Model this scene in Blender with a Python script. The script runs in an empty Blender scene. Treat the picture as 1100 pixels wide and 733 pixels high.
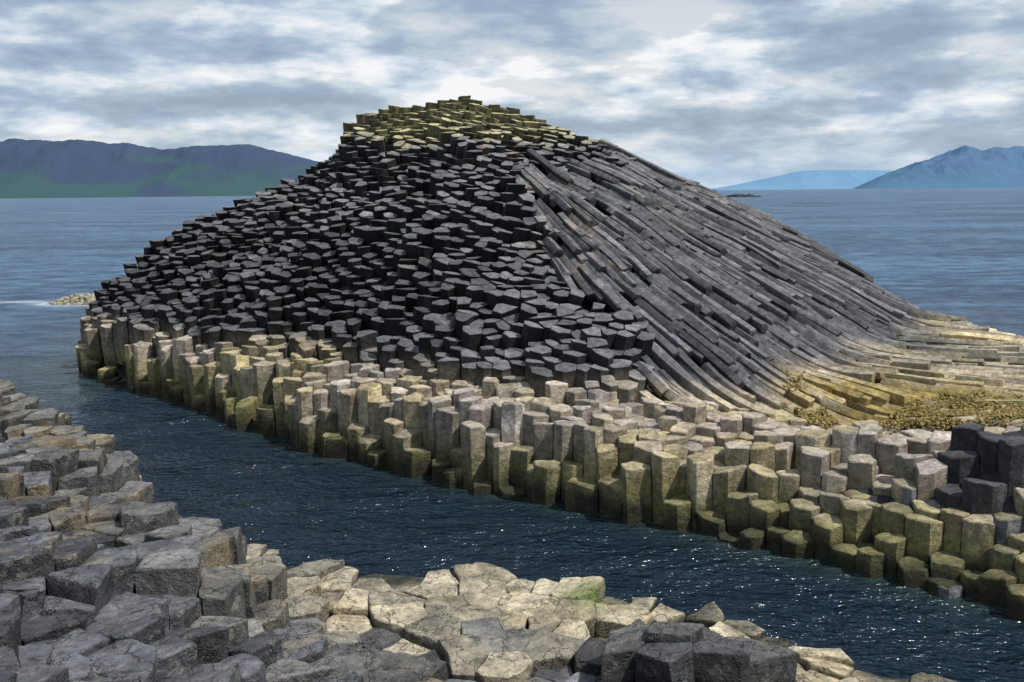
import bpy, math, random
import numpy as np
from mathutils import Matrix, Vector
random.seed(7); rng=np.random.default_rng(7)
scene=bpy.context.scene
R=math.radians

# ------------------------------------------------------------------ helpers
def vnoise(p,seed=0):
    p=np.asarray(p,dtype=np.float64)
    i=np.floor(p).astype(np.int64); f=p-i; f=f*f*(3-2*f)
    def h(a,b,c):
        n=(a*73856093)^(b*19349663)^(c*83492791)^(seed*2654435+12345)
        n=(n^(n>>13))*1274126177
        n&=0xffffffff
        n=(n^(n>>16))*668265263
        n&=0xffffffff
        return ((n>>8)&0xffff)/32767.5-1.0
    r=0
    for dx in (0,1):
        wx=f[:,0] if dx else 1-f[:,0]
        for dy in (0,1):
            wy=f[:,1] if dy else 1-f[:,1]
            for dz in (0,1):
                wz=f[:,2] if dz else 1-f[:,2]
                r=r+wx*wy*wz*h(i[:,0]+dx,i[:,1]+dy,i[:,2]+dz)
    return r
def fbm(p,seed=0,o=3):
    p=np.asarray(p,dtype=np.float64); a=1.0;s=0;t=0
    for k in range(o):
        s=s+a*vnoise(p*(2**k)+k*17.3,seed+k); t+=a; a*=.5
    return s/t
def n2(x,y,f,seed=0,o=2):
    return float(fbm(np.array([[x*f,y*f,seed*3.7]]),seed,o)[0])
def sst(a,b,x):
    t=np.clip((np.asarray(x,dtype=float)-a)/(b-a),0,1); return t*t*(3-2*t)
def table(xs,ys,smooth=1.0):
    X=np.arange(-40,60,.1); Y=np.interp(X,xs,ys)
    if smooth>0:
        k=np.exp(-.5*(np.arange(-30,31)*.1/smooth)**2); k/=k.sum()
        Y=np.convolve(np.pad(Y,30,mode='edge'),k,mode='valid')
    return lambda x:np.interp(x,X,Y)

class MB:
    def __init__(s): s.v=[];s.q=[];s.t=[];s.c=[];s.n=0
    def add(s,v,q,t,c):
        s.v.append(v); s.c.append(c)
        if len(q): s.q.append(np.asarray(q)+s.n)
        if len(t): s.t.append(np.asarray(t)+s.n)
        s.n+=len(v)
    def build(s,name,mat,smooth=False,parent=None,disp=None,colf=None):
        v=np.concatenate(s.v); c=np.concatenate(s.c)
        if disp: v=disp(v,c)
        if colf: c=colf(v,c)
        q=np.concatenate(s.q) if s.q else np.zeros((0,4),int)
        t=np.concatenate(s.t) if s.t else np.zeros((0,3),int)
        me=bpy.data.meshes.new(name)
        me.vertices.add(len(v)); me.vertices.foreach_set('co',v.astype(np.float32).ravel())
        loops=np.concatenate([q.ravel(),t.ravel()]).astype(np.int32)
        me.loops.add(len(loops)); me.loops.foreach_set('vertex_index',loops)
        ls=np.concatenate([np.arange(len(q))*4, len(q)*4+np.arange(len(t))*3]).astype(np.int32)
        me.polygons.add(len(ls)); me.polygons.foreach_set('loop_start',ls)
        me.update(calc_edges=True); me.validate()
        a=me.attributes.new('Col','FLOAT_COLOR','POINT')
        cc=np.ones((len(v),4),np.float32); cc[:,:c.shape[1]]=c[:,:4]
        a.data.foreach_set('color',cc.ravel())
        me.materials.append(mat)
        if smooth: me.shade_smooth()
        else: me.shade_flat()
        if smooth not in (True,False):
            me.set_sharp_from_angle(angle=R(smooth))
        o=bpy.data.objects.new(name,me); scene.collection.objects.link(o)
        if parent: o.parent=parent
        return o
def empty(name):
    e=bpy.data.objects.new(name,None); scene.collection.objects.link(e); return e

def clip(poly,mx,my,nx,ny):
    out=[]; n=len(poly)
    for i in range(n):
        a=poly[i]; b=poly[(i+1)%n]
        da=(a[0]-mx)*nx+(a[1]-my)*ny; db=(b[0]-mx)*nx+(b[1]-my)*ny
        if da<=0: out.append(a)
        if (da<0<db) or (db<0<da):
            t=da/(da-db); out.append((a[0]+(b[0]-a[0])*t,a[1]+(b[1]-a[1])*t))
    return out
def voronoi(x0,x1,y0,y1,s,jit,drop,inside):
    P={}
    nj=int((y1-y0)/(s*.866)); ni=int((x1-x0)/s)
    for j in range(nj):
        for i in range(ni):
            if random.random()<drop: continue
            P[(i,j)]=(x0+(i+.5*(j%2))*s+random.uniform(-jit,jit)*s, y0+j*s*.866+random.uniform(-jit,jit)*s)
    res=[]
    for (i,j),p in P.items():
        if not inside(p[0],p[1]): continue
        nb=[]
        for dj in range(-3,4):
            for di in range(-3,4):
                if di or dj:
                    q=P.get((i+di,j+dj))
                    if q: nb.append(((q[0]-p[0])**2+(q[1]-p[1])**2,q))
        nb.sort(key=lambda a:a[0])
        w=1.6*s
        poly=[(p[0]-w,p[1]-w),(p[0]+w,p[1]-w),(p[0]+w,p[1]+w),(p[0]-w,p[1]+w)]
        for d2,q in nb:
            mr=max((a[0]-p[0])**2+(a[1]-p[1])**2 for a in poly)
            if d2>4*mr: break
            poly=clip(poly,(p[0]+q[0])/2,(p[1]+q[1])/2,q[0]-p[0],q[1]-p[1])
        pp=[]
        for a in poly:
            if not pp or math.hypot(a[0]-pp[-1][0],a[1]-pp[-1][1])>.14*s: pp.append(a)
        if len(pp)>3 and math.hypot(pp[0][0]-pp[-1][0],pp[0][1]-pp[-1][1])<.14*s: pp.pop()
        if len(pp)>=4: res.append(pp)
    return res

def add_prism(mb,poly,ztop,zref,axis,cap,depths,bev,k,shrink,col,insets=(.55,),rnd=0.0,dome=0.0,capm=1.0,sidem=1.0,cs=.05,chipm=2.2):
    A=np.array(poly); c=A.mean(0)
    B=np.roll(A,-1,0); ts=np.arange(k)/k
    P=(A[:,None,:]*(1-ts)[None,:,None]+B[:,None,:]*ts[None,:,None]).reshape(-1,2)-c
    if k>=2: P=(1-2*cs)*P+cs*np.roll(P,1,0)+cs*np.roll(P,-1,0)
    N=len(P); rad=np.mean(np.hypot(P[:,0],P[:,1])); P=P*shrink
    b=min(bev/rad,.4)
    chip=np.clip(vnoise(np.stack([P[:,0]*5+rnd*91,P[:,1]*5,np.full(N,rnd*37)],1),77)-.25,0,1)*bev*chipm
    rings=[]
    for d in depths: rings.append((1.0,d,0))
    rings.append((1.0,bev,.5)); rings.append((1-b*1.0,0,1.))
    for s_ in insets: rings.append((s_,-dome*(1-s_),0))
    V=[];C=[]
    base=np.array([col[0],col[1],col[2]])
    for ri,(s_,d,ch) in enumerate(rings):
        cc=chip*ch
        sv=s_-cc/rad*(1 if ch==1. else 0)
        zz=ztop+cap[0]*P[:,0]*sv+cap[1]*P[:,1]*sv-d-cc*(1.5 if ch==.5 else .4)
        off=zz-zref
        V.append(np.stack([c[0]+P[:,0]*sv+axis[0]*off,c[1]+P[:,1]*sv+axis[1]*off,zz],1))
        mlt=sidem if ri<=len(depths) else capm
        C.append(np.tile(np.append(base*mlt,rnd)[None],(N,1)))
    cz=ztop+dome; V.append(np.array([[c[0]+axis[0]*(cz-zref),c[1]+axis[1]*(cz-zref),cz]]))
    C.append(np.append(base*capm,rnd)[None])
    V=np.concatenate(V); C=np.concatenate(C); nr=len(rings)
    i=np.arange(N); i2=(i+1)%N
    Q=np.concatenate([np.stack([r*N+i,r*N+i2,(r+1)*N+i2,(r+1)*N+i],1) for r in range(nr-1)])
    T=np.stack([(nr-1)*N+i,(nr-1)*N+i2,np.full(N,nr*N)],1)
    mb.add(V,Q,T,C)

def displacer(a1,f1,a2,f2,a3=0,f3=1):
    def d(v,c):
        off=c[:,3:4]*np.array([[37.,91.,53.]])
        out=v.copy()
        for k in range(3):
            out[:,k]+=a1*vnoise(v*f1+off+k*11,k)+a2*vnoise(v*f2+off+k*7,k+5)
            if a3: out[:,k]+=a3*vnoise(v*f3+k*5,k+9)
        return out
    return d

# ------------------------------------------------------------------ materials
def nodes(m):
    m.use_nodes=True; nt=m.node_tree; nt.nodes.clear(); return nt,nt.nodes,nt.links
def rock_mat(name,bscale=14.,bdist=.03,rough=.85,spots=None,spotamt=.0,wet=False,cracks=0,spec=.3):
    m=bpy.data.materials.new(name); nt,N,L=nodes(m)
    out=N.new('ShaderNodeOutputMaterial'); b=N.new('ShaderNodeBsdfPrincipled')
    L.new(b.outputs[0],out.inputs[0])
    at=N.new('ShaderNodeAttribute'); at.attribute_name='Col'
    tc=N.new('ShaderNodeTexCoord'); 
    def noise(s,d=6,r=.6):
        n=N.new('ShaderNodeTexNoise'); n.inputs['Scale'].default_value=s; n.inputs['Detail'].default_value=d; n.inputs['Roughness'].default_value=r
        L.new(tc.outputs['Object'],n.inputs['Vector']); return n
    n1=noise(2.3,3); n2_=noise(bscale,5,.75)
    def mr(src,a,b_,c,d):
        r=N.new('ShaderNodeMapRange'); r.inputs[1].default_value=a;r.inputs[2].default_value=b_;r.inputs[3].default_value=c;r.inputs[4].default_value=d
        L.new(src,r.inputs[0]); return r
    r1=mr(n1.outputs[0],.3,.7,.65,1.35); r2=mr(n2_.outputs[0],.3,.7,.45,1.6)
    mu=N.new('ShaderNodeMath'); mu.operation='MULTIPLY'; L.new(r1.outputs[0],mu.inputs[0]); L.new(r2.outputs[0],mu.inputs[1])
    fac=mu.outputs[0]; hgt=n2_.outputs[0]
    if cracks:
        ds=noise(2.2,4,.65); av=N.new('ShaderNodeVectorMath'); av.operation='MULTIPLY_ADD'; L.new(ds.outputs[1],av.inputs[0]); av.inputs[1].default_value=(.9,.9,.9); L.new(tc.outputs['Object'],av.inputs[2])
        vo=N.new('ShaderNodeTexVoronoi'); vo.feature='DISTANCE_TO_EDGE'; vo.inputs['Scale'].default_value=cracks; L.new(av.outputs[0],vo.inputs['Vector'])
        rc=mr(vo.outputs['Distance'],0,.022,0,1)
        m2=N.new('ShaderNodeMath'); m2.operation='MULTIPLY'; rd=mr(rc.outputs[0],0,1,.6,1); L.new(fac,m2.inputs[0]); L.new(rd.outputs[0],m2.inputs[1]); fac=m2.outputs[0]
        m3=N.new('ShaderNodeMath'); m3.operation='MULTIPLY_ADD'; L.new(rc.outputs[0],m3.inputs[0]); m3.inputs[1].default_value=.35; L.new(hgt,m3.inputs[2]); hgt=m3.outputs[0]
    vm=N.new('ShaderNodeVectorMath'); vm.operation='SCALE'; L.new(at.outputs['Color'],vm.inputs[0]); L.new(fac,vm.inputs['Scale'])
    colr=vm.outputs[0]
    if spots:
        n4=noise(3.4,6,.78); r4=mr(n4.outputs[0],.55,.66,0,spotamt)
        mx=N.new('ShaderNodeMix'); mx.data_type='RGBA'; L.new(r4.outputs[0],mx.inputs[0]); L.new(colr,mx.inputs[6]); mx.inputs[7].default_value=(*spots,1); colr=mx.outputs[2]
    L.new(colr,b.inputs['Base Color'])
    b.inputs['Roughness'].default_value=rough; b.inputs['Specular IOR Level'].default_value=spec
    if wet:
        r5=mr(n1.outputs[0],.35,.6,.38,.85); L.new(r5.outputs[0],b.inputs['Roughness'])
    bp=N.new('ShaderNodeBump'); bp.inputs['Strength'].default_value=1; bp.inputs['Distance'].default_value=bdist
    L.new(hgt,bp.inputs['Height']); L.new(bp.outputs[0],b.inputs['Normal'])
    return m
m_mound=rock_mat('dark_basalt',7,.05,.75,spec=.22)
m_cause=rock_mat('tidal_basalt',8,.09,.85)
m_shore=rock_mat('shore_basalt',7,.10,.8,spots=(.30,.29,.26),spotamt=.5,wet=True,cracks=1.6,spec=.42)

# ------------------------------------------------------------------ island shape (metres)
RX=[-17.5,-16.2,-15.4,-15.0,-13.9,-12.3,-10.9,-9.16,-7.75,-6.25,-6.1,-5.2,-4.18,-3.0,-2.43,-1.39,-1.1,.34,1.71,3.73,5.04,7.0,8.2,10,11.1,12.7,13.1,14,15.6,20,28]
RZ=[-1.5,-.3,1.0,2.6,3.8,4.8,5.6,6.25,6.85,7.6,8.6,9.1,9.25,9.3,9.6,9.6,9.25,8.95,8.3,7.7,6.9,6.05,5.3,4.4,3.6,2.4,2.0,1.6,1.35,1.1,.8]
RY=[34.5,35,36,36.5,37,37.5,38,38.2,38.3,38.45,38.4,38.4,38.3,38,38,38,38,37.7,37.5,37,36.5,36,35.5,34.7,34,33,32,31,30,28,25]
yr_=table(RX,RY,1.0); zr_=table(RX,RZ,.12)
yb_=table([-17,-15.5,-12,-8.1,-4.5,-1,1.9,5.1,8,10.5,13,15,20,28],[35.2,34.8,31,28.2,24.9,21.8,20.3,21.7,24,27.5,30.5,29,26,23],.8)
yf_=table([-20,-15.4,-14.6,-9.8,-4.8,-.95,1.74,3.64,5.26,7.45,12,18,28],[44,35.2,33.4,28.6,22.8,19.8,18.0,16.4,15.1,13.3,10.6,8.0,5],.4)
yl_=table([-5,1.9,5.1,9.7,14,22,30],[20,20.0,20.9,18.0,15.4,12,9],.5)
def H(x,y):
    x=np.asarray(x,float); y=np.asarray(y,float)
    yr=yr_(x); zr=zr_(x); yb=np.minimum(yb_(x),yr-.8); yf=yf_(x)
    zb=np.minimum(1.85-.35*sst(-8,-14,x),zr)
    s=np.clip((y-yb)/(yr-yb),0,1)
    top=zb+(zr-zb)*s**.9
    back=zr-.5*np.clip(y-yr,0,50)
    t=np.clip((y-yf)/np.maximum(yb-yf,.5),0,1)
    z0=1.3-.35*sst(-8,-14,x)
    shelf=z0+(zb-z0)*t
    shelf=shelf-.65*np.exp(-((x-7.2)/2.6)**2-((y-20.4)/1.5)**2)+.85*np.exp(-((x-8.6)/1.6)**2-((y-15.5)/.8)**2)
    z=np.where(y<yb,shelf,top); z=np.where(y>yr,back,z)
    return z
FC=(-4.,39.)
def polar(x,y): 
    return math.hypot(x-FC[0],y-FC[1]), math.degrees(math.atan2(y-FC[1],x-FC[0]))
def infan(x,y):
    r,th=polar(x,y)
    th+=5*n2(x,y,.35,3)
    return r>9.0+2.0*n2(x,y,.5,5) and th>-66-max(0,(r-14))*.5 and th<15 and y>yl_(x)+.5*n2(x,y,.6,8)

DARK=np.array([.074,.075,.081]); PALE=np.array([.42,.36,.275])
def smoothH(x,y): return float(H(x,y))
island=empty('basalt_column_island')

mound=MB(); cause=MB()
def inside_island(x,y):
    if x<-17 or x>20: return False
    if y<yf_(x)+.15*n2(x,y,.9,4): return False
    if y>yr_(x)+4: return False
    if H(x,y)<0: return False
    return not infan(x,y)
def do_cells(cells,which):
  for poly in cells:
    cx=sum(p[0] for p in poly)/len(poly); cy=sum(p[1] for p in poly)/len(poly)
    h=smoothH(cx,cy); yb=min(float(yb_(cx)),float(yr_(cx))-.8)
    d=cy-float(yf_(cx)); rnd=random.random()
    clus=n2(cx,cy,.45,11,2); clus2=n2(cx,cy,1.1,12,1)
    if which=='c':
        w=max(yb-float(yf_(cx)),.5)
        right=float(sst(1,6,cx))
        edge=.45+2.4*right+1.3*clus
        z=h+.26*clus2+.14*clus+random.uniform(-.12,.12)
        f=float(sst(-.3,edge,d+random.uniform(-.3,.3)))
        f=round(f*4)/4*.6+f*.4
        z=z*(.24+.76*f)
        if d<.55 and random.random()<.4: z*=random.uniform(.2,.8)
        if random.random()<.08: z-=random.uniform(.1,.35)
        z=max(z,.08)
        lump=math.hypot((cx-8.7)/2.0,(cy-15.6)/.95)<1+.3*clus
        if lump: z+=.2*random.uniform(-1,1)
        tone=random.uniform(.62,1.15)
        col=PALE*tone*np.array([1+.04*random.uniform(-1,1),1+.03*clus,1+.18*random.uniform(-1,1)])
        if lump: col=DARK*random.uniform(.3,1.0)
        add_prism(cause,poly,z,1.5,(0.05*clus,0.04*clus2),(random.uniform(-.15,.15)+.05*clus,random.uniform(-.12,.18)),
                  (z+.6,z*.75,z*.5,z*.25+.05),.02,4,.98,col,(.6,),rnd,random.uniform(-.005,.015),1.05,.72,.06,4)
    else:
        up=float(sst(1.9,3.4,h)); topz=float(sst(7.9,8.6,h)); back=cy>float(yr_(cx))
        lean=.12+.42*up*(1-.8*topz)
        if back: lean=.05
        r,th=polar(cx,cy); side=float(sst(-95,-62,th))
        ax=(-.10+.60*side)*lean*1.3; ay=-lean
        c3=n2(cx,cy,.75,13,2)
        z=h+.18*clus+.34*(round(c3*4)/4)*.85+random.uniform(-.10,.10)
        if random.random()<.09: z+=random.uniform(-.4,.14)
        if topz>.3: z=h+.25*(round(clus*3)/3)+random.uniform(-.1,.12)
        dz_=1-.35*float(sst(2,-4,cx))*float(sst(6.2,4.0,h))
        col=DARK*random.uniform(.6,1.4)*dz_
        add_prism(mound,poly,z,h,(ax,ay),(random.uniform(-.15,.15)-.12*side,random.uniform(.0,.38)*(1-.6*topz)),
                  (1.4,.7,.28),.008,2,.97,col,(.5,),rnd,random.uniform(-.005,.01),1.5,.30,.015,3.5)  # dark sides paint overhang shade into the colour; caps lighter as weathered
def is_c(x,y): return y<min(float(yb_(x)),float(yr_(x))-.8)+.35*n2(x,y,.8,91)+.1
do_cells(voronoi(-18,21,7,36,.44,.25,.07,lambda x,y:inside_island(x,y) and is_c(x,y)),'c')
do_cells(voronoi(-18,21,18,44,.41,.27,.06,lambda x,y:inside_island(x,y) and not is_c(x,y)),'m')
def col_island(v,c):
    x,y,z=v.T; o=c.copy()
    nz=fbm(v*.55,21,3); nf=fbm(v*2.2,31,3)
    base=c[:,:3]; lum=base.mean(1,keepdims=True)
    isdark=lum[:,0]<.175
    tone=np.where(isdark,lum[:,0]/DARK.mean(),lum[:,0]/PALE.mean())[:,None]
    pale=np.where(isdark, 1-sst(1.6,2.25,z+.5*nz), 1.0)*np.where((x>6.3)&(x<11)&isdark&(y<17.0),0,1)
    pc=PALE[None]*np.where(isdark[:,None],np.clip(tone,.5,1.1)*.95,tone)
    pc=np.where(isdark[:,None],pc,base)
    g=sst(0,.45,nz)[:,None]*.6; pc=pc*(1-g)+g*np.array([[.29,.27,.25]])*tone
    oc=(sst(.0,.45,-nz+.5*nf)*.55)[:,None]; pc=pc*(1-oc)+oc*np.array([[.37,.31,.14]])*tone
    alg=(1-sst(.45,1.35,z+.45*nf+.35*nz))[:,None]*.9
    pc=pc*(1-alg)+alg*np.array([[.22,.205,.085]])*(.85+.5*nf[:,None])
    wl=(1-sst(.14,.60,z+.22*nf))[:,None]
    pc=pc*(1-wl)+wl*np.array([[.032,.033,.018]])
    yw=np.exp(-((x-8.8)/3.4)**2-((y-20.8+.35*(x-8.8))/1.7)**2)*sst(-.4,.2,nf+.2)
    yw2=.65*sst(8,11,x)*sst(-.15,.3,nz+.5*nf)*(y>17.5)
    yw=(np.clip(yw*1.1,0,.85)*(z<2.3))[:,None]; pc=pc*(1-yw)+yw*np.array([[.26,.19,.045]])
    yw2=np.clip(yw2,0,1)[:,None]; pc=pc*(1-yw2)+yw2*np.array([[.34,.30,.12]])*np.clip(tone,.5,1.1)
    dk=DARK[None]*tone
    l=sst(7.4,8.5,z+.6*nz)*sst(-.4,.15,nf+.2)
    dk=dk*(1-l[:,None]*.9)+l[:,None]*.9*np.array([[.36,.33,.17]])*np.clip(tone,.35,1.3)
    lb=(sst(.15,.5,nf+.5*nz)*sst(2.5,6.5,z)*.45)[:,None]; dk=dk*(1-lb)+lb*np.array([[.20,.19,.165]])*np.clip(tone,.3,1.3)
    tan=np.exp(-((x-2.0-(y-27)*-.35)/1.2)**2)*sst(23,27,y)*sst(-.1,.4,nf)
    tan=np.maximum(tan*.7,.35*sst(3,6,x)*sst(5.0,6.8,z)*sst(-.05,.4,nz))[:,None]
    dk=dk*(1-tan)+tan*np.array([[.24,.20,.165]])*np.clip(tone,.3,1.2)
    o[:,:3]=np.clip(dk*(1-pale[:,None])+pc*pale[:,None],.006,1)
    return o
mound.build('dome_columns',m_mound,28,island,displacer(.007,3,.005,9,.05,.9),col_island)
cause.build('causeway_columns',m_cause,30,island,displacer(.018,2.6,.013,8,.04,.9),col_island)

# --- long leaning columns fanning down the right flank
fan=MB()
def add_sweep(mb,path,rad,col,rnd,k=2,rot=0.,asp=1.):
    P=np.array(path); n=len(P)
    T=np.gradient(P,axis=0); T/=np.linalg.norm(T,axis=1,keepdims=True)
    up=np.array([0,0,1.]); S=np.cross(T,up); S/=np.linalg.norm(S,axis=1,keepdims=True); U=np.cross(S,T)
    m=6 if random.random()<.4 else 5
    ang=rot+np.arange(m)*2*math.pi/m+rng.uniform(-.18,.18,m)
    A=np.stack([np.cos(ang),np.sin(ang)*asp],1)*rad; B=np.roll(A,-1,0)
    ring=np.concatenate([[A[i]*(1-t)+B[i]*t for t in np.arange(k)/k] for i in range(m)])
    N=len(ring); V=[]
    idx=[0,0]+list(range(1,n-1))+[n-1,n-1]; sc=[.93,1]+[1]*(n-2)+[1,.93]
    sh=[-.0,.015]+[0]*(n-2)+[-.015,0.0]
    tilt=random.uniform(-.3,.3)
    for a,s_,h_ in zip(idx,sc,sh):
        V.append(P[a]+T[a]*h_+ring[:,0:1]*s_*S[a]+ring[:,1:2]*s_*U[a]+T[a]*(ring[:,1:2]*tilt*(a in(0,n-1))))
    nr=len(V); V=np.concatenate(V+[P[:1],P[-1:]])
    i=np.arange(N); i2=(i+1)%N
    Q=np.concatenate([np.stack([r*N+i2,r*N+i,(r+1)*N+i,(r+1)*N+i2],1) for r in range(nr-1)])
    T1=np.stack([i,i2,np.full(N,nr*N)],1); T2=np.stack([(nr-1)*N+i2,(nr-1)*N+i,np.full(N,nr*N+1)],1)
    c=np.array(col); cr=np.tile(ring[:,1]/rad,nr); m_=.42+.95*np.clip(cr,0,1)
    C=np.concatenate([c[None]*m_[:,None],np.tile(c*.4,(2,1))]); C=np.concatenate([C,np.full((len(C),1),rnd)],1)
    mb.add(V,Q,np.concatenate([T1,T2]),C)
r=7.0
while r<40:
    step=1.35
    w=.215; n=int(R(94)*(r+1)/w)
    for j in range(n):
        th0=-79+94*(j+random.uniform(-.25,.25))/n
        r0=r+random.uniform(-.7,.7); ln=random.uniform(1.1,3.2)
        mid=r0+ln*.5
        x=FC[0]+mid*math.cos(R(th0)); y=FC[1]+mid*math.sin(R(th0))
        if x>21 or not infan(x,y): continue
        rs=np.arange(r0,r0+ln,.35)
        if len(rs)<4: continue
        bend=-1.0*float(sst(20,9,mid))+.45*float(sst(14,20,mid))*float(sst(34,22,mid))
        ths=np.radians(th0+bend*(rs-mid))
        xs=FC[0]+rs*np.cos(ths); ys=FC[1]+rs*np.sin(ths)
        clus=n2(x,y,.5,14,2); cl2=n2(x,y,1.3,15,1)
        zs=H(xs,ys); u_=np.linspace(-1,1,len(zs)); zs=np.polyval(np.polyfit(u_,zs,2),u_)
        off=.13*clus+.12*(round(cl2*3)/3)+random.uniform(-.07,.07)+ (random.uniform(0,.10) if random.random()<.15 else 0)
        zs=zs+off-.06+np.linspace(-.07,.06,len(zs))
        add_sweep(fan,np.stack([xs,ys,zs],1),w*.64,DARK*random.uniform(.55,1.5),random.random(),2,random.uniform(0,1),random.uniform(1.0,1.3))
    r+=step
fan.build('leaning_columns',m_mound,28,island,displacer(.006,2.5,.005,9,.04,.6),col_island)

# --- solid core under the columns
core=MB()
xs=np.arange(-16.6,24,.4); 
V=[];ts=np.linspace(0,1,70)
for x in xs:
    y0=float(yf_(x))+.35; y1=float(yr_(x))+14
    yy=y0+(y1-y0)*ts; zz=H(x,yy)-.55-1.5*(1-sst(0,1.2,yy-y0)); V.append(np.stack([np.full(70,x),yy,zz],1))
V=np.concatenate(V); a=np.arange(len(xs)-1)[:,None]*70+np.arange(69)[None]; a=a.ravel()
core.add(V,np.stack([a,a+70,a+71,a+1],1),[],np.tile(np.array([[.03,.03,.032,0]]),(len(V),1)))
core.build('rock_core',m_mound,False,island,displacer(.03,2,.02,6,.1,.8))

# --- seaweed on the low shelf
def leaf_mat(name):
    m=bpy.data.materials.new(name); nt,N,L=nodes(m); out=N.new('ShaderNodeOutputMaterial'); b=N.new('ShaderNodeBsdfPrincipled'); L.new(b.outputs[0],out.inputs[0])
    at=N.new('ShaderNodeAttribute'); at.attribute_name='Col'; L.new(at.outputs['Color'],b.inputs['Base Color']); b.inputs['Roughness'].default_value=.6
    return m
sw=MB()
for _ in range(32000):
    x=random.gauss(8.0,1.5); y=random.gauss(20.2,.75)-(x-7.8)*.33
    if abs(x-8.0)>3.0 or x<6.0 or n2(x,y,.8,44,2)<-.10: continue
    z=float(H(x,y))+random.uniform(.02,.17)+.1*n2(x,y,2,45,1)
    a=random.uniform(0,6.28); l=random.uniform(.03,.09); w=random.uniform(.012,.028)
    dx,dy=math.cos(a)*l,math.sin(a)*l; px,py=-math.sin(a)*w,math.cos(a)*w
    v=np.array([[x-px,y-py,z],[x+px,y+py,z],[x+dx*.5+px*1.4,y+dy*.5+py*1.4,z+.015],[x+dx*.5-px*1.4,y+dy*.5-py*1.4,z+.015],[x+dx+px*.5,y+dy+py*.5,z-.03],[x+dx-px*.5,y+dy-py*.5,z-.03]])
    c=np.array([.22,.155,.028])*random.uniform(.45,1.2)
    sw.add(v,[[0,1,2,3],[3,2,4,5]],[],np.tile(np.array([[*c,1]]),(6,1)))
sw.build('seaweed',leaf_mat('kelp'))

# ------------------------------------------------------------------ near shore
ys_=table([-24,-13.1,-11,-9.3,-5.9,-4.4,-3,1.2,2.6,4,5,8,12],[36,26.6,24.2,22.2,16.9,15.0,14.9,14.1,13.2,11.9,10.9,7.6,3.4],.35)
def HF(x,y):
    d=(ys_(x)-y)*.75
    wl=1-sst(-4.2,-1.8,x)
    z=.28+d*(.10+.11*wl)+wl*.40*sst(.0,1.0,d)+.42*np.maximum(0,6.2-y)
    z=z-.35*wl*sst(13,18,y)*sst(1,3,d)
    z=z+.5*np.exp(-((x-1.9)/.9)**4-((y-10.9)/.7)**4)
    z=z+.85*wl*np.exp(-((x+5.9)/1.1)**2-((y-10.2)/2.0)**2)
    return z
shore=MB()
def ins(x,y):
    return y<ys_(x)+.35*n2(x,y,.8,51) and y>1.2 and (x>-20) and x<9
for poly in voronoi(-21,10,0,32,.54,.46,.26,ins):
    cx=sum(p[0] for p in poly)/len(poly); cy=sum(p[1] for p in poly)/len(poly)
    if abs(cx)>cy*.62+2.5: continue
    near=math.hypot(cx,cy)
    h=float(HF(cx,cy)); clus=n2(cx,cy,.5,61,2); c2_=n2(cx,cy,1.3,62,1); d=(float(ys_(cx))-cy)*.75
    wl=1-float(sst(-4.2,-1.8,cx))
    q=round((clus*(.30+.75*wl)+.08*c2_)/.16)*.16
    z=h+q*float(sst(-.2,1.5,d))*1.1+random.uniform(-.015,.015)*(1+1.2*wl)
    if random.random()<.08: z+=random.uniform(-.16,.08)
    if d<.6: z*=random.uniform(.35,1.1)
    z=max(z,.08)
    pe=float(1-sst(1.2,3.1+1.0*clus,d+random.uniform(-.9,.9)))*(1-.8*wl*float(sst(.2,.8,d)))
    dark=np.array([.080,.084,.093])*random.uniform(.5,1.35); lump=math.hypot((cx-1.9)/1.1,(cy-10.9)/.9)<1
    if lump: dark=dark*.6; pe*=.1; z+=random.uniform(-.1,.12)
    pal=np.array([.44,.385,.27])*random.uniform(.5,1.1)
    col=dark*(1-pe)+pal*pe
    k=8 if near<12 else 5
    gx_=.14*n2(cx,cy,.6,63,1); gy_=.12*n2(cx,cy,.6,64,1)
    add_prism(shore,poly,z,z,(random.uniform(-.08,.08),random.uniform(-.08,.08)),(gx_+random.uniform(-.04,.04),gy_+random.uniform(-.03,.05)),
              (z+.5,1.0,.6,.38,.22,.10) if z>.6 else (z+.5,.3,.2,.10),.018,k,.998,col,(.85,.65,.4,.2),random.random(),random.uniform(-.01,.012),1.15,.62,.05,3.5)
def col_shore(v,c):
    x,y,z=v.T; o=c.copy(); nf=fbm(v*2.4,71,4); nz=fbm(v*.8,75,3)
    wl=(1-sst(.05,.34,z+.15*nf))[:,None]
    b=c[:,:3]*(1+.6*nf[:,None]); 
    ol=(sst(.2,.5,nz+.5*nf)*.45)[:,None]; b=b*(1-ol)+ol*np.array([[.24,.18,.09]])
    gr=(np.exp(-((x-1.1)/.45)**2-((y-13.2)/.35)**2)*.8)[:,None]; b=b*(1-gr)+gr*np.array([[.12,.17,.03]])
    b=b*(1-wl)+wl*np.array([[.03,.033,.02]])
    o[:,:3]=np.clip(b,.01,1); return o
shore.build('rocky_shore',m_shore,36,None,displacer(.035,1.8,.018,6.5,.07,.9),col_shore)

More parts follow.
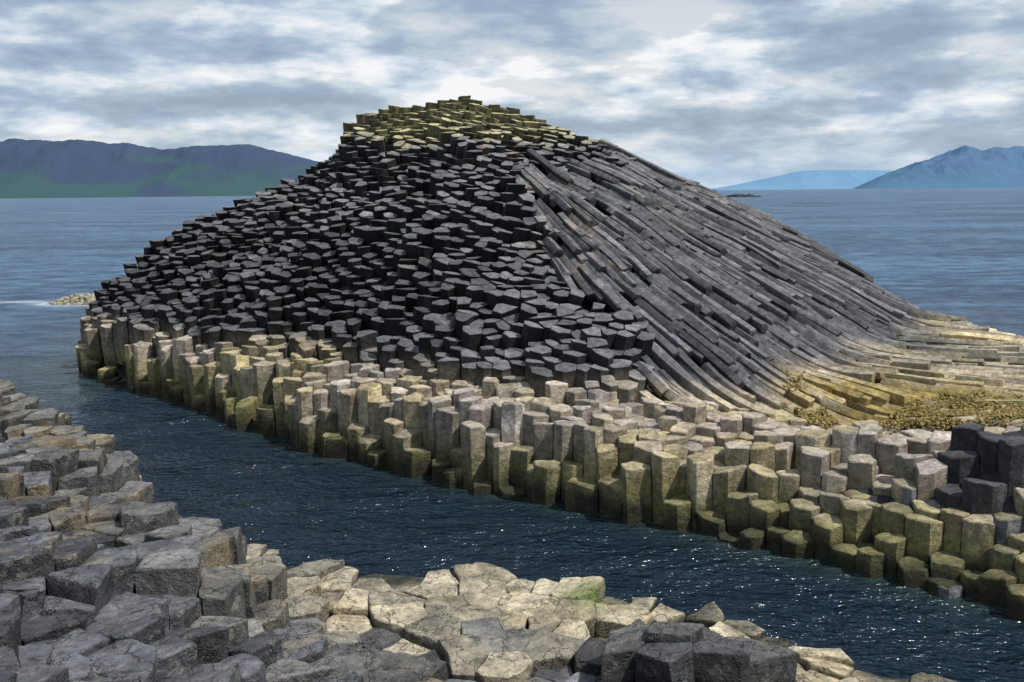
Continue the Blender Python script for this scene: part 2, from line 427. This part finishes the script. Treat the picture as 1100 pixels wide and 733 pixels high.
# ------------------------------------------------------------------ rock islets
def islet(name,x0,y0,rx,ry,h,col):
    mb=MB()
    for poly in voronoi(x0-rx*1.2,x0+rx*1.2,y0-ry*1.2,y0+ry*1.2,rx/8,.35,.1,lambda x,y:math.hypot((x-x0)/rx,(y-y0)/ry)<1+.3*n2(x*7/rx,y*7/rx,.3,5)):
        cx=sum(p[0] for p in poly)/len(poly); cy=sum(p[1] for p in poly)/len(poly)
        q=math.hypot((cx-x0)/rx,(cy-y0)/ry); z=h*max(.1,1-q*q)*random.uniform(.5,1.2)
        add_prism(mb,poly,z,z,(0,0),(random.uniform(-.2,.2),random.uniform(-.2,.2)),(z+.5,z*.5+.1),.03*rx,2,.98,np.array(col)*random.uniform(.7,1.2),(.5,),random.random(),0)
    mb.build(name,m_cause,30,None,displacer(.03*rx,2/rx,.02,4))
islet('rock_islet',-24.4,57,2.0,1.5,.5,(.30,.28,.2))
islet('rock_islet',190,830,18,10,2.5,(.05,.055,.06))

# ------------------------------------------------------------------ sea
def axis_coords(lo,hi,step,far,g=1.12):
    a=list(np.arange(lo,hi,step)); s=step; p=a[-1]
    while p<far: s*=g; p+=s; a.append(p)
    s=step; p=a[0]; b=[]
    while p>-far: s*=g; p-=s; b.append(p)
    return np.array(b[::-1]+a)
X=axis_coords(-30,22,.2,45000); Y=axis_coords(6,62,.2,45000)
gx,gy=np.meshgrid(X,Y); xf=gx.ravel(); yfv=gy.ravel()
near=(np.abs(xf)<60)&(yfv>-40)&(yfv<110)
zz=np.zeros(len(xf)); pts=np.stack([xf,yfv,np.zeros(len(xf))],1)
zz[near]=.04*fbm(pts[near]*np.array([.8,1.2,1]),5,3)
dist=np.hypot(xf,yfv)
shal=np.where((xf<-9)&(xf>-19)&(yfv>28)&(yfv<48),np.exp(-np.abs(H(xf,yfv)+.1)*.6)*(H(xf,yfv)<1),0)*.7
shal=np.maximum(shal,.5*np.exp(-np.clip(yf_(xf)-yfv,0,99)/.5)*(yfv<yf_(xf)+.5)*(xf>-15)*(xf<20))
foam=np.where(near,np.exp(-np.abs(np.hypot((xf+24.4)/2.3,(yfv-57)/1.8)-1.05)*5),0)
foam=np.maximum(foam,np.exp(-((xf+28)/4)**2-((yfv-57.5)/.7)**2)*.8)
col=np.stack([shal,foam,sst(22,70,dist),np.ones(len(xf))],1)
sea=MB(); nx=len(X); a=(np.arange(len(Y)-1)[:,None]*nx+np.arange(nx-1)[None]).ravel()
sea.add(np.stack([xf,yfv,zz],1),np.stack([a,a+1,a+nx+1,a+nx],1),[],col)
m=bpy.data.materials.new('sea_water'); nt,N,L=nodes(m)
out=N.new('ShaderNodeOutputMaterial'); b=N.new('ShaderNodeBsdfPrincipled'); L.new(b.outputs[0],out.inputs[0])
at=N.new('ShaderNodeAttribute'); at.attribute_name='Col'; sp=N.new('ShaderNodeSeparateColor'); L.new(at.outputs['Color'],sp.inputs[0])
tc=N.new('ShaderNodeTexCoord')
def nz(scale,det,sx=1,sy=1,rough=.6,dist_=0,rot=.35):
    mp=N.new('ShaderNodeMapping'); mp.inputs['Scale'].default_value=(sx,sy,1); mp.inputs['Rotation'].default_value=(0,0,rot); L.new(tc.outputs['Object'],mp.inputs[0])
    n=N.new('ShaderNodeTexNoise'); n.inputs['Scale'].default_value=scale; n.inputs['Detail'].default_value=det; n.inputs['Roughness'].default_value=rough; n.inputs['Distortion'].default_value=dist_
    L.new(mp.outputs[0],n.inputs['Vector']); return n.outputs[0]
def mix(f,a_,b_):
    x=N.new('ShaderNodeMix'); x.data_type='RGBA'
    L.new(f,x.inputs[0])
    for s_,i in ((a_,6),(b_,7)):
        if isinstance(s_,tuple): x.inputs[i].default_value=(*s_,1)
        else: L.new(s_,x.inputs[i])
    return x.outputs[2]
def mrng(src,a_,b_,c_,d_):
    r_=N.new('ShaderNodeMapRange'); L.new(src,r_.inputs[0])
    for i_,v_ in zip((1,2,3,4),(a_,b_,c_,d_)): r_.inputs[i_].default_value=v_
    return r_.outputs[0]
wave=nz(.5,5,.8,1.2,.72,.3,.1)
swell=nz(.035,6,.5,1.0,.75,.2,.05)
add=N.new('ShaderNodeMath'); add.operation='ADD'; L.new(wave,add.inputs[0]); L.new(swell,add.inputs[1])
wv=mrng(add.outputs[0],.88,1.14,0,1)
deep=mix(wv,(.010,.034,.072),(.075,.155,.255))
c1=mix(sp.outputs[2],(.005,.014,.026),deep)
c2=mix(sp.outputs[0],c1,(.040,.060,.045))
fn=nz(3,4); fm=N.new('ShaderNodeMath'); fm.operation='MULTIPLY'; L.new(fn,fm.inputs[0]); L.new(sp.outputs[1],fm.inputs[1])
c3=mix(fm.outputs[0],c2,(.7,.75,.78)); L.new(c3,b.inputs['Base Color'])
b.inputs['IOR'].default_value=1.33
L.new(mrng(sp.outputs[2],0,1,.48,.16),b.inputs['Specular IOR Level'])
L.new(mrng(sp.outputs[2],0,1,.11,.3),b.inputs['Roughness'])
b1=N.new('ShaderNodeBump'); b1.inputs['Strength'].default_value=1; b1.inputs['Distance'].default_value=.15; L.new(nz(2.1,4,.7,1.6,.5,.5),b1.inputs['Height'])
b2=N.new('ShaderNodeBump'); b2.inputs['Strength'].default_value=1; b2.inputs['Distance'].default_value=.7; L.new(wave,b2.inputs['Height']); L.new(b1.outputs[0],b2.inputs['Normal'])
L.new(b2.outputs[0],b.inputs['Normal'])
sea.build('sea',m,True)

# ------------------------------------------------------------------ far hills
def hills(name,dist0,depth,pts,c_lo,c_hi,seed,rugged):
    us=np.array([p[0] for p in pts]); hs=np.array([p[1] for p in pts])
    nu,nd=420,70; U=np.linspace(us[0],us[-1],nu); D=np.linspace(0,1,nd)
    g,dg=np.meshgrid(U,D); yy=dist0+depth*dg; xx=g*dist0*(1+.15*dg)
    prof=np.interp(g,us,hs)
    shape=sst(0,.55,dg)*.9+.1*sst(0,.05,dg)*1.0
    shape=np.where(dg>.7,shape*(1-sst(.7,1,dg)),shape)
    P=np.stack([xx.ravel()/900,yy.ravel()/900,np.zeros(xx.size)],1)
    nn=fbm(P,seed,5).reshape(xx.shape); n1_=(1-np.abs(fbm(P*1.7,seed+4,5).reshape(xx.shape))*2)
    z=prof*shape*(1+rugged*nn*.5)+prof*shape*rugged*.5*(n1_-.6)
    z=np.where(dg==0,-5,z)
    mb=MB(); V=np.stack([xx.ravel(),yy.ravel(),z.ravel()],1)
    a=(np.arange(nd-1)[:,None]*nu+np.arange(nu-1)[None]).ravel()
    t=np.clip(sst(-.25,.25,fbm(P*2.2,seed+9,5)+.9*(z.ravel()/max(hs)-.35)),0,1)[:,None]
    C=np.array([c_lo])*(1-t)+np.array([c_hi])*t  # slope colours with blue aerial haze painted in
    mb.add(V,np.stack([a,a+1,a+nu+1,a+nu],1),[],np.concatenate([C,np.ones((len(C),1))],1))
    mm=bpy.data.materials.new(name+'_hazed_heath'); nt,N,L=nodes(mm); out=N.new('ShaderNodeOutputMaterial'); bb=N.new('ShaderNodeBsdfDiffuse'); L.new(bb.outputs[0],out.inputs[0])
    at=N.new('ShaderNodeAttribute'); at.attribute_name='Col'; L.new(at.outputs['Color'],bb.inputs[0])
    mb.build(name,mm,True)
hills('hills',8000,2600,[(-.75,300),(-.6,440),(-.514,480),(-.467,480),(-.42,440),(-.374,405),(-.327,440),(-.28,430),(-.243,380),(-.2,270),(-.12,120),(-.06,0)],(.045,.088,.095),(.046,.068,.112),3,.36)
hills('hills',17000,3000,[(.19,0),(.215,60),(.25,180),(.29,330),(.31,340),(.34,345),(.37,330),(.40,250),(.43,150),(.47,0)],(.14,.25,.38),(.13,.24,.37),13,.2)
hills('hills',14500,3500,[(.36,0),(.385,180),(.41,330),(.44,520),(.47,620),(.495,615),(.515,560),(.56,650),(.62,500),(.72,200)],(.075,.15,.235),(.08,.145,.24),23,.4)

# ------------------------------------------------------------------ light and sky
sd=Vector((.52,-.20,.83)).normalized()
elev=math.asin(sd.z); az=math.atan2(sd.x,sd.y)
sun=bpy.data.lights.new('sun','SUN'); sun.energy=4.8; sun.angle=R(.8); sun.color=(1,.96,.9)
so=bpy.data.objects.new('sun',sun); scene.collection.objects.link(so); so.rotation_euler=(-sd).to_track_quat('-Z','Y').to_euler()
w=bpy.data.worlds.new('World'); scene.world=w; w.use_nodes=True; nt=w.node_tree; N=nt.nodes; L=nt.links; N.clear()
out=N.new('ShaderNodeOutputWorld')
sky=N.new('ShaderNodeTexSky'); sky.sky_type='NISHITA'; sky.sun_disc=False; sky.sun_elevation=elev; sky.sun_rotation=az; sky.air_density=1.0
bg=N.new('ShaderNodeBackground'); bg.inputs[1].default_value=.09; L.new(sky.outputs[0],bg.inputs[0])
tc=N.new('ShaderNodeTexCoord'); se=N.new('ShaderNodeSeparateXYZ'); L.new(tc.outputs['Generated'],se.inputs[0])
def math_(op,a,b=None):
    n=N.new('ShaderNodeMath'); n.operation=op
    for i,s_ in enumerate((a,b)):
        if s_ is None: continue
        if isinstance(s_,(int,float)): n.inputs[i].default_value=s_
        else: L.new(s_,n.inputs[i])
    return n.outputs[0]
zc=math_('ADD',math_('MAXIMUM',se.outputs[2],0),.30)
cv=N.new('ShaderNodeCombineXYZ'); L.new(math_('DIVIDE',se.outputs[0],zc),cv.inputs[0]); L.new(math_('DIVIDE',se.outputs[1],zc),cv.inputs[1]); L.new(math_('MULTIPLY',se.outputs[2],5),cv.inputs[2])
def wn(scale,det,rough,dist_,loc):
    mp=N.new('ShaderNodeMapping'); mp.inputs['Location'].default_value=loc; L.new(cv.outputs[0],mp.inputs[0])
    n=N.new('ShaderNodeTexNoise'); n.inputs['Scale'].default_value=scale; n.inputs['Detail'].default_value=det; n.inputs['Roughness'].default_value=rough; n.inputs['Distortion'].default_value=dist_
    L.new(mp.outputs[0],n.inputs['Vector']); return n.outputs[0]
def ramp(src,stops):
    r=N.new('ShaderNodeValToRGB'); L.new(src,r.inputs[0]); e=r.color_ramp.elements
    while len(e)<len(stops): e.new(.5)
    for i,(p,c) in enumerate(stops): e[i].position=p; e[i].color=(*c,1)
    return r.outputs[0]
cov=ramp(wn(2.4,7,.55,.0,(3,1,0)),[(.42,(0,0,0)),(.53,(1,1,1))])
haze=ramp(se.outputs[2],[(.0,(1,1,1)),(.06,(.75,.75,.75)),(.2,(.55,.55,.55))])
mask=math_('MAXIMUM',cov,haze)
sh=math_('ADD',math_('MULTIPLY',wn(3.6,9,.56,.0,(7.3,2.1,.4)),.66),math_('MULTIPLY',wn(1.3,3,.5,0,(1.3,9.1,0)),.34))
cc=ramp(sh,[(.40,(.32,.41,.55)),(.47,(.45,.56,.71)),(.515,(.66,.75,.85)),(.58,(.97,.98,1.0))])
hz=N.new('ShaderNodeMix'); hz.data_type='RGBA'; L.new(ramp(se.outputs[2],[(.0,(.75,.75,.75)),(.06,(0,0,0))]),hz.inputs[0]); L.new(cc,hz.inputs[6]); hz.inputs[7].default_value=(.47,.64,.82,1)
bc=N.new('ShaderNodeBackground'); bc.inputs[1].default_value=.95; L.new(hz.outputs[2],bc.inputs[0])
mx=N.new('ShaderNodeMixShader'); L.new(mask,mx.inputs[0]); L.new(bg.outputs[0],mx.inputs[1]); L.new(bc.outputs[0],mx.inputs[2]); L.new(mx.outputs[0],out.inputs[0])

# ------------------------------------------------------------------ camera
cam=bpy.data.cameras.new('camera'); cam.lens=35.0; cam.sensor_width=36; cam.clip_end=100000; cam.clip_start=.1
co=bpy.data.objects.new('camera',cam); scene.collection.objects.link(co)
co.matrix_world=Matrix.Translation((0,0,6))@Matrix.Rotation(R(81.5),4,'X')@Matrix.Rotation(R(-.62),4,'Z')
scene.camera=co
scene.view_settings.view_transform='Standard'; scene.view_settings.look='None'; scene.view_settings.exposure=0
